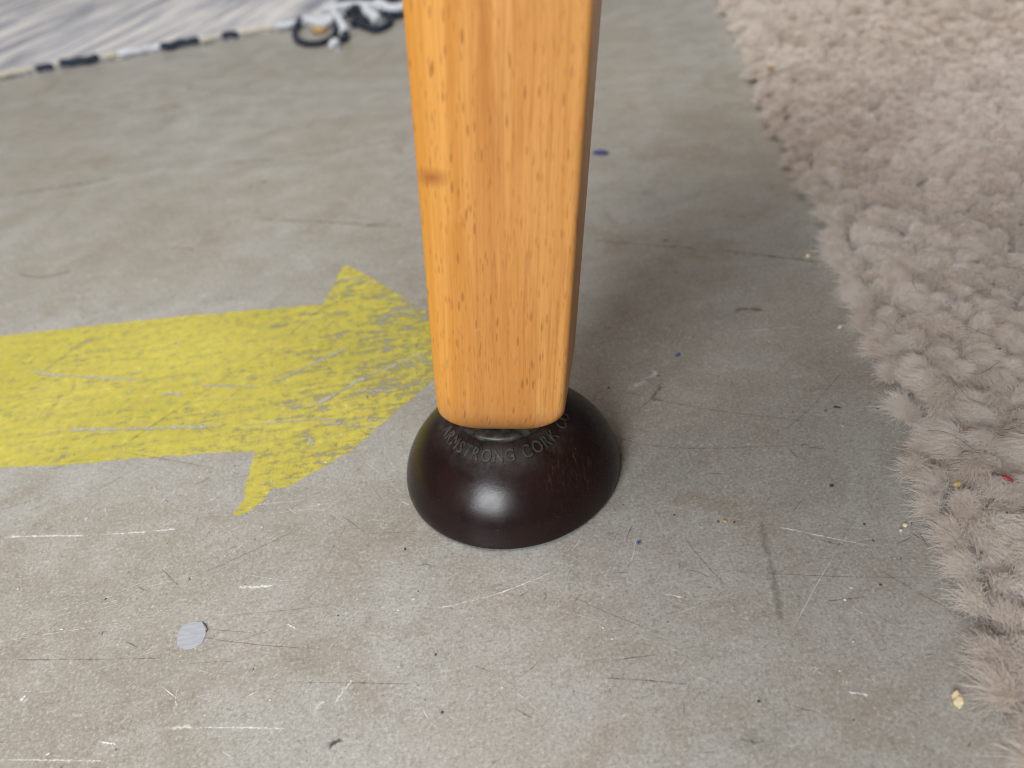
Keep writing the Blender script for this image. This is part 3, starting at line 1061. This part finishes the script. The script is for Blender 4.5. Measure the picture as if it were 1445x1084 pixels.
# stitched border: runs of dark and cream overcast yarn, (start, end, yarn) in mm along the edge
RUNS = [(92, 118, M_WHITE), (118, 146, M_CREAM), (146, 160, M_NAVY), (160, 176, M_CREAM), (176, 206, M_NAVY), (206, 238, M_WHITE), (238, 252, M_CREAM),
        (252, 282, M_NAVY), (282, 286, M_CREAM), (286, 300, M_NAVY), (300, 332, M_CREAM), (332, 350, M_WHITE), (350, 368, M_NAVY), (368, 380, M_CREAM), (380, 415, M_NAVY),
        (415, 450, M_WHITE), (450, 500, M_CREAM), (500, 540, M_NAVY), (540, 620, M_CREAM), (620, 660, M_NAVY), (660, 760, M_CREAM), (8, 92, M_WHITE)]
for a, b, mt in RUNS:
    n = max(6, int((b - a) / 1.2))
    us = np.linspace(a + .3, b - .3, n)
    pts = [on_rug(u, .5 + .9 * math.sin(u * .21), 3.7 + .3 * math.sin(u * .5)) for u in us]
    fat = random.uniform(2.4, 3.1) if mt is M_NAVY else random.uniform(2.0, 2.5)
    rad = [fat * (1 + .10 * math.sin(u * 2.2)) * (.55 if k in (0, n - 1) else 1) for k, u in enumerate(us)]
    obj("border_stitch", tube("border_stitch", pts, rad, 10, .1), mt, wrug)

# loose yarn ends trailing from the rug's corner
def yarn(pts, r, mt, n=40):
    """three-ply yarn: strands twisted round the path, one mesh"""
    Q = catmull(pts, n)
    T = np.gradient(Q, axis=0)
    T /= np.linalg.norm(T, axis=1)[:, None]
    A = np.cross(T, [0, 0, 1.0])
    A /= np.linalg.norm(A, axis=1)[:, None] + 1e-9
    B = np.cross(A, T)
    vs, fs = [], []
    for q in range(3):
        ph = np.arange(n) * .55 + q * 2.094
        fray = 1 + .9 * np.clip((np.arange(n) / n - .8) * 5, 0, 1) * random.random()
        R = (r * .52 * fray)[:, None]
        me = tube("ply", Q + R * (np.cos(ph)[:, None] * A + np.sin(ph)[:, None] * B), r * .5, 7, .2)
        off = len(vs)
        vs += [tuple(x.co) for x in me.vertices]
        fs += [tuple(k + off for k in p.vertices) for p in me.polygons]
        bpy.data.meshes.remove(me)
    obj("yarn_end", mesh_from("yarn_end", vs, fs, True), mt, wrug)


yarn([(-118, 512, 6), (-121, 497, 3), (-117, 470, 2.6), (-108, 452, 2.6), (-98, 446, 2.6), (-90, 455, 2.6), (-88, 478, 2.6), (-90, 500, 5)], 2.3, M_NAVY, 60)
yarn([(-112, 500, 8), (-104, 494, 5), (-97, 492, 4), (-91, 498, 6)], 3.2, M_WHITE)
yarn([(-106, 488, 2.5), (-101, 482, 2.4), (-97, 484, 2.4)], 2.6, M_TAN)
yarn([(-92, 512, 8), (-87, 495, 6), (-82, 474, 5), (-80, 462, 3)], 3.0, M_WHITE)
yarn([(-88, 505, 4), (-83, 480, 2.6), (-79, 456, 2.5), (-80, 446, 2.6)], 3.0, M_NAVY)
yarn([(-85, 441, 2.6), (-86, 434, 2.6), (-84, 430, 2.6)], 3.4, M_WHITE)
yarn([(-80, 500, 6), (-74, 506, 9), (-68, 500, 7), (-69, 490, 3), (-76, 484, 3)], 3.2, M_NAVY)
yarn([(-74, 520, 8), (-66, 500, 7), (-60, 488, 6), (-56, 480, 4)], 3.8, M_WHITE)
yarn([(-70, 480, 3), (-63, 470, 2.6), (-57, 460, 2.6), (-50, 466, 2.6), (-47, 480, 3), (-50, 494, 5)], 2.6, M_NAVY)
yarn([(-58, 520, 7), (-50, 505, 6), (-44, 500, 4), (-36, 506, 4)], 4.2, M_WHITE)
yarn([(-90, 530, 9), (-70, 528, 10), (-52, 524, 9), (-36, 519, 6)], 3.6, M_NAVY)
yarn([(-100, 520, 8), (-84, 516, 9), (-70, 512, 9), (-55, 510, 6)], 3.6, M_WHITE)
yarn([(-52, 500, 3), (-42, 492, 3), (-32, 494, 3), (-24, 502, 3)], 2.8, M_NAVY)


# ------------------------------------------------------------------ crumbs and flecks
def chip(name, loc, size, mat, label, category, rot=0.0, sub=2, rough=.28, group=None):
    bm = bmesh.new()
    bmesh.ops.create_icosphere(bm, subdivisions=sub, radius=1.0)
    for q in bm.verts:
        k = 1 + (random.random() - .5) * rough * 2
        q.co = Vector((q.co.x * size[0] * k, q.co.y * size[1] * k, q.co.z * size[2] * k)) * MM
    me = bpy.data.meshes.new(name)
    bm.to_mesh(me)
    bm.free()
    o = obj(name, me, mat, None, Vector(loc) * MM)
    o.rotation_euler = (0, 0, rot)
    return tag(o, label, category, group)


M_CRUMB = plain("bread_crumb", (0.72, 0.60, 0.38), .8)
M_BLUE = plain("blue_plastic", (0.035, 0.05, 0.16), .5)
M_BLUE2 = plain("bright_blue_plastic", (0.05, 0.09, 0.28), .5)
M_RED = plain("red_fluff", (0.33, 0.03, 0.03), .8)
M_OCHRE = plain("ochre_crumb", (0.45, 0.34, 0.13), .8)
M_BROWN = plain("brown_crumb", (0.40, 0.20, 0.07), .8)
chip("crumb", (75.8, -77.2, 1.1), (1.0, 1.5, 1.1), M_CRUMB, "large pale yellow crumb on the floor at the rug's lower edge", "crumb", -.5)
chip("crumb", (86.2, -36.4, .5), (.55, .5, .45), M_CRUMB, "tiny cream crumb on the floor beside the rug's fluffy edge", "crumb", .3)
chip("crumb", (84.6, -37.6, .35), (.4, .35, .3), M_PALE, "tiny white grit fleck just left of the cream crumb by the rug", "crumb", .9)
chip("crumb", (103.5, 38.6, .4), (.7, .45, .35), M_PALE, "white fleck on the floor touching the rug's edge halfway up", "crumb", .2)
chip("crumb", (110.0, 80.0, .6), (.9, .6, .5), M_CRUMB, "small pale fleck on the dark seam beside the rug", "crumb", .2)
chip("fleck", (58.5, 191.2, .7), (3.6, 2.2, .6), M_BLUE, "dark blue plastic fleck on the floor right of the wooden leg", "fleck", -.55, rough=.18)
chip("fleck", (26.5, -30.1, .35), (.5, .35, .3), M_BLUE2, "tiny bright blue fleck on the concrete right of the dome foot", "fleck", .6)
chip("fleck", (75.5, -21.8, .35), (.55, .35, .3), M_DKGR, "tiny black fleck on bare concrete between the foot and the rug", "fleck", .2)
chip("fleck", (47.7, -27.6, .25), (.6, .3, .2), M_OCHRE, "tiny ochre fleck on the long pale scratch right of the foot", "fleck", -.4)
chip("fleck", (53.4, 37.1, .3), (.9, .6, .25), M_BLUE2, "pale blue fleck behind the dome foot on its right", "fleck", .5)
chip("fleck", (107.2, -35.8, 10.6), (.6, 1.4, .4), M_RED, "red fluff fleck caught in the rug pile", "fleck", .5)
chip("crumb", (97.0, -34.2, 9.6), (.9, .7, .6), M_OCHRE, "yellow ochre crumb caught in the rug pile near the edge", "crumb", .2)
chip("crumb", (152.0, 236.0, 11.2), (2.0, 1.5, .8), M_BROWN, "brown orange crumb lying on the far part of the shaggy rug", "crumb", .2)

M_HAIR = plain("dark_hair", (0.05, 0.035, 0.025), .5)
for x, y, a, L in [(112, -8, 1.9, 11), (122, -2, .2, 9), (118, -22, .1, 8), (103, -24, 2.2, 14), (128, 14, 2.6, 10), (110, 22, .9, 9), (124, 40, 1.3, 12), (136, 30, .3, 10), (112, -48, .5, 9)]:
    t_ = np.linspace(-.5, .5, 12)
    bend = random.uniform(-1.2, 1.2)
    pts = [(x + L * k * math.cos(a + bend * k), y + L * k * math.sin(a + bend * k), 12.0 + .8 * math.sin(k * 5)) for k in t_]
    obj("stray_hair", tube("stray_hair", pts, .045, 5), M_HAIR, rug)
v, f = [], []
for _ in range(170):                             # lint and dust crumbs caught in the pile
    y = random.uniform(-85, 260)
    x = float(edge_x(y)) + random.uniform(9, 40 + max(0, y + 90) * .55)
    r, z = random.uniform(.15, .5), random.uniform(9.6, 11.6)
    k0 = len(v)
    for dx_, dy_, dz_ in ((1, 0, 0), (-.5, .8, 0), (-.5, -.8, 0), (0, 0, .8)):
        v.append(((x + r * dx_) * MM, (y + r * dy_) * MM, (z + r * dz_) * MM))
    f += [(k0, k0 + 1, k0 + 3), (k0 + 1, k0 + 2, k0 + 3), (k0 + 2, k0, k0 + 3), (k0, k0 + 2, k0 + 1)]
lint_me = mesh_from("lint_crumbs", v, f)
lint = tag(obj("lint_crumbs", lint_me, M_BROWN, rug), kind="stuff")
for mt in (M_CRUMB, M_DKGR, M_OCHRE):
    lint_me.materials.append(mt)
lint_me.polygons.foreach_set('material_index', [(k // 4) % 4 for k in range(len(lint_me.polygons))])
M_TRACE = mat_mark("yellow_paint_trace", (0.42, 0.37, 0.06), .34, .80, 400)
obj("paint_trace", blot("paint_trace", 76.0, 90.5, 6.5, .14, .5, -.5), M_TRACE, floor)
obj("paint_trace", blot("paint_trace", 64.5, 83.0, 2.6, .145, .6, -.9), M_TRACE, floor)
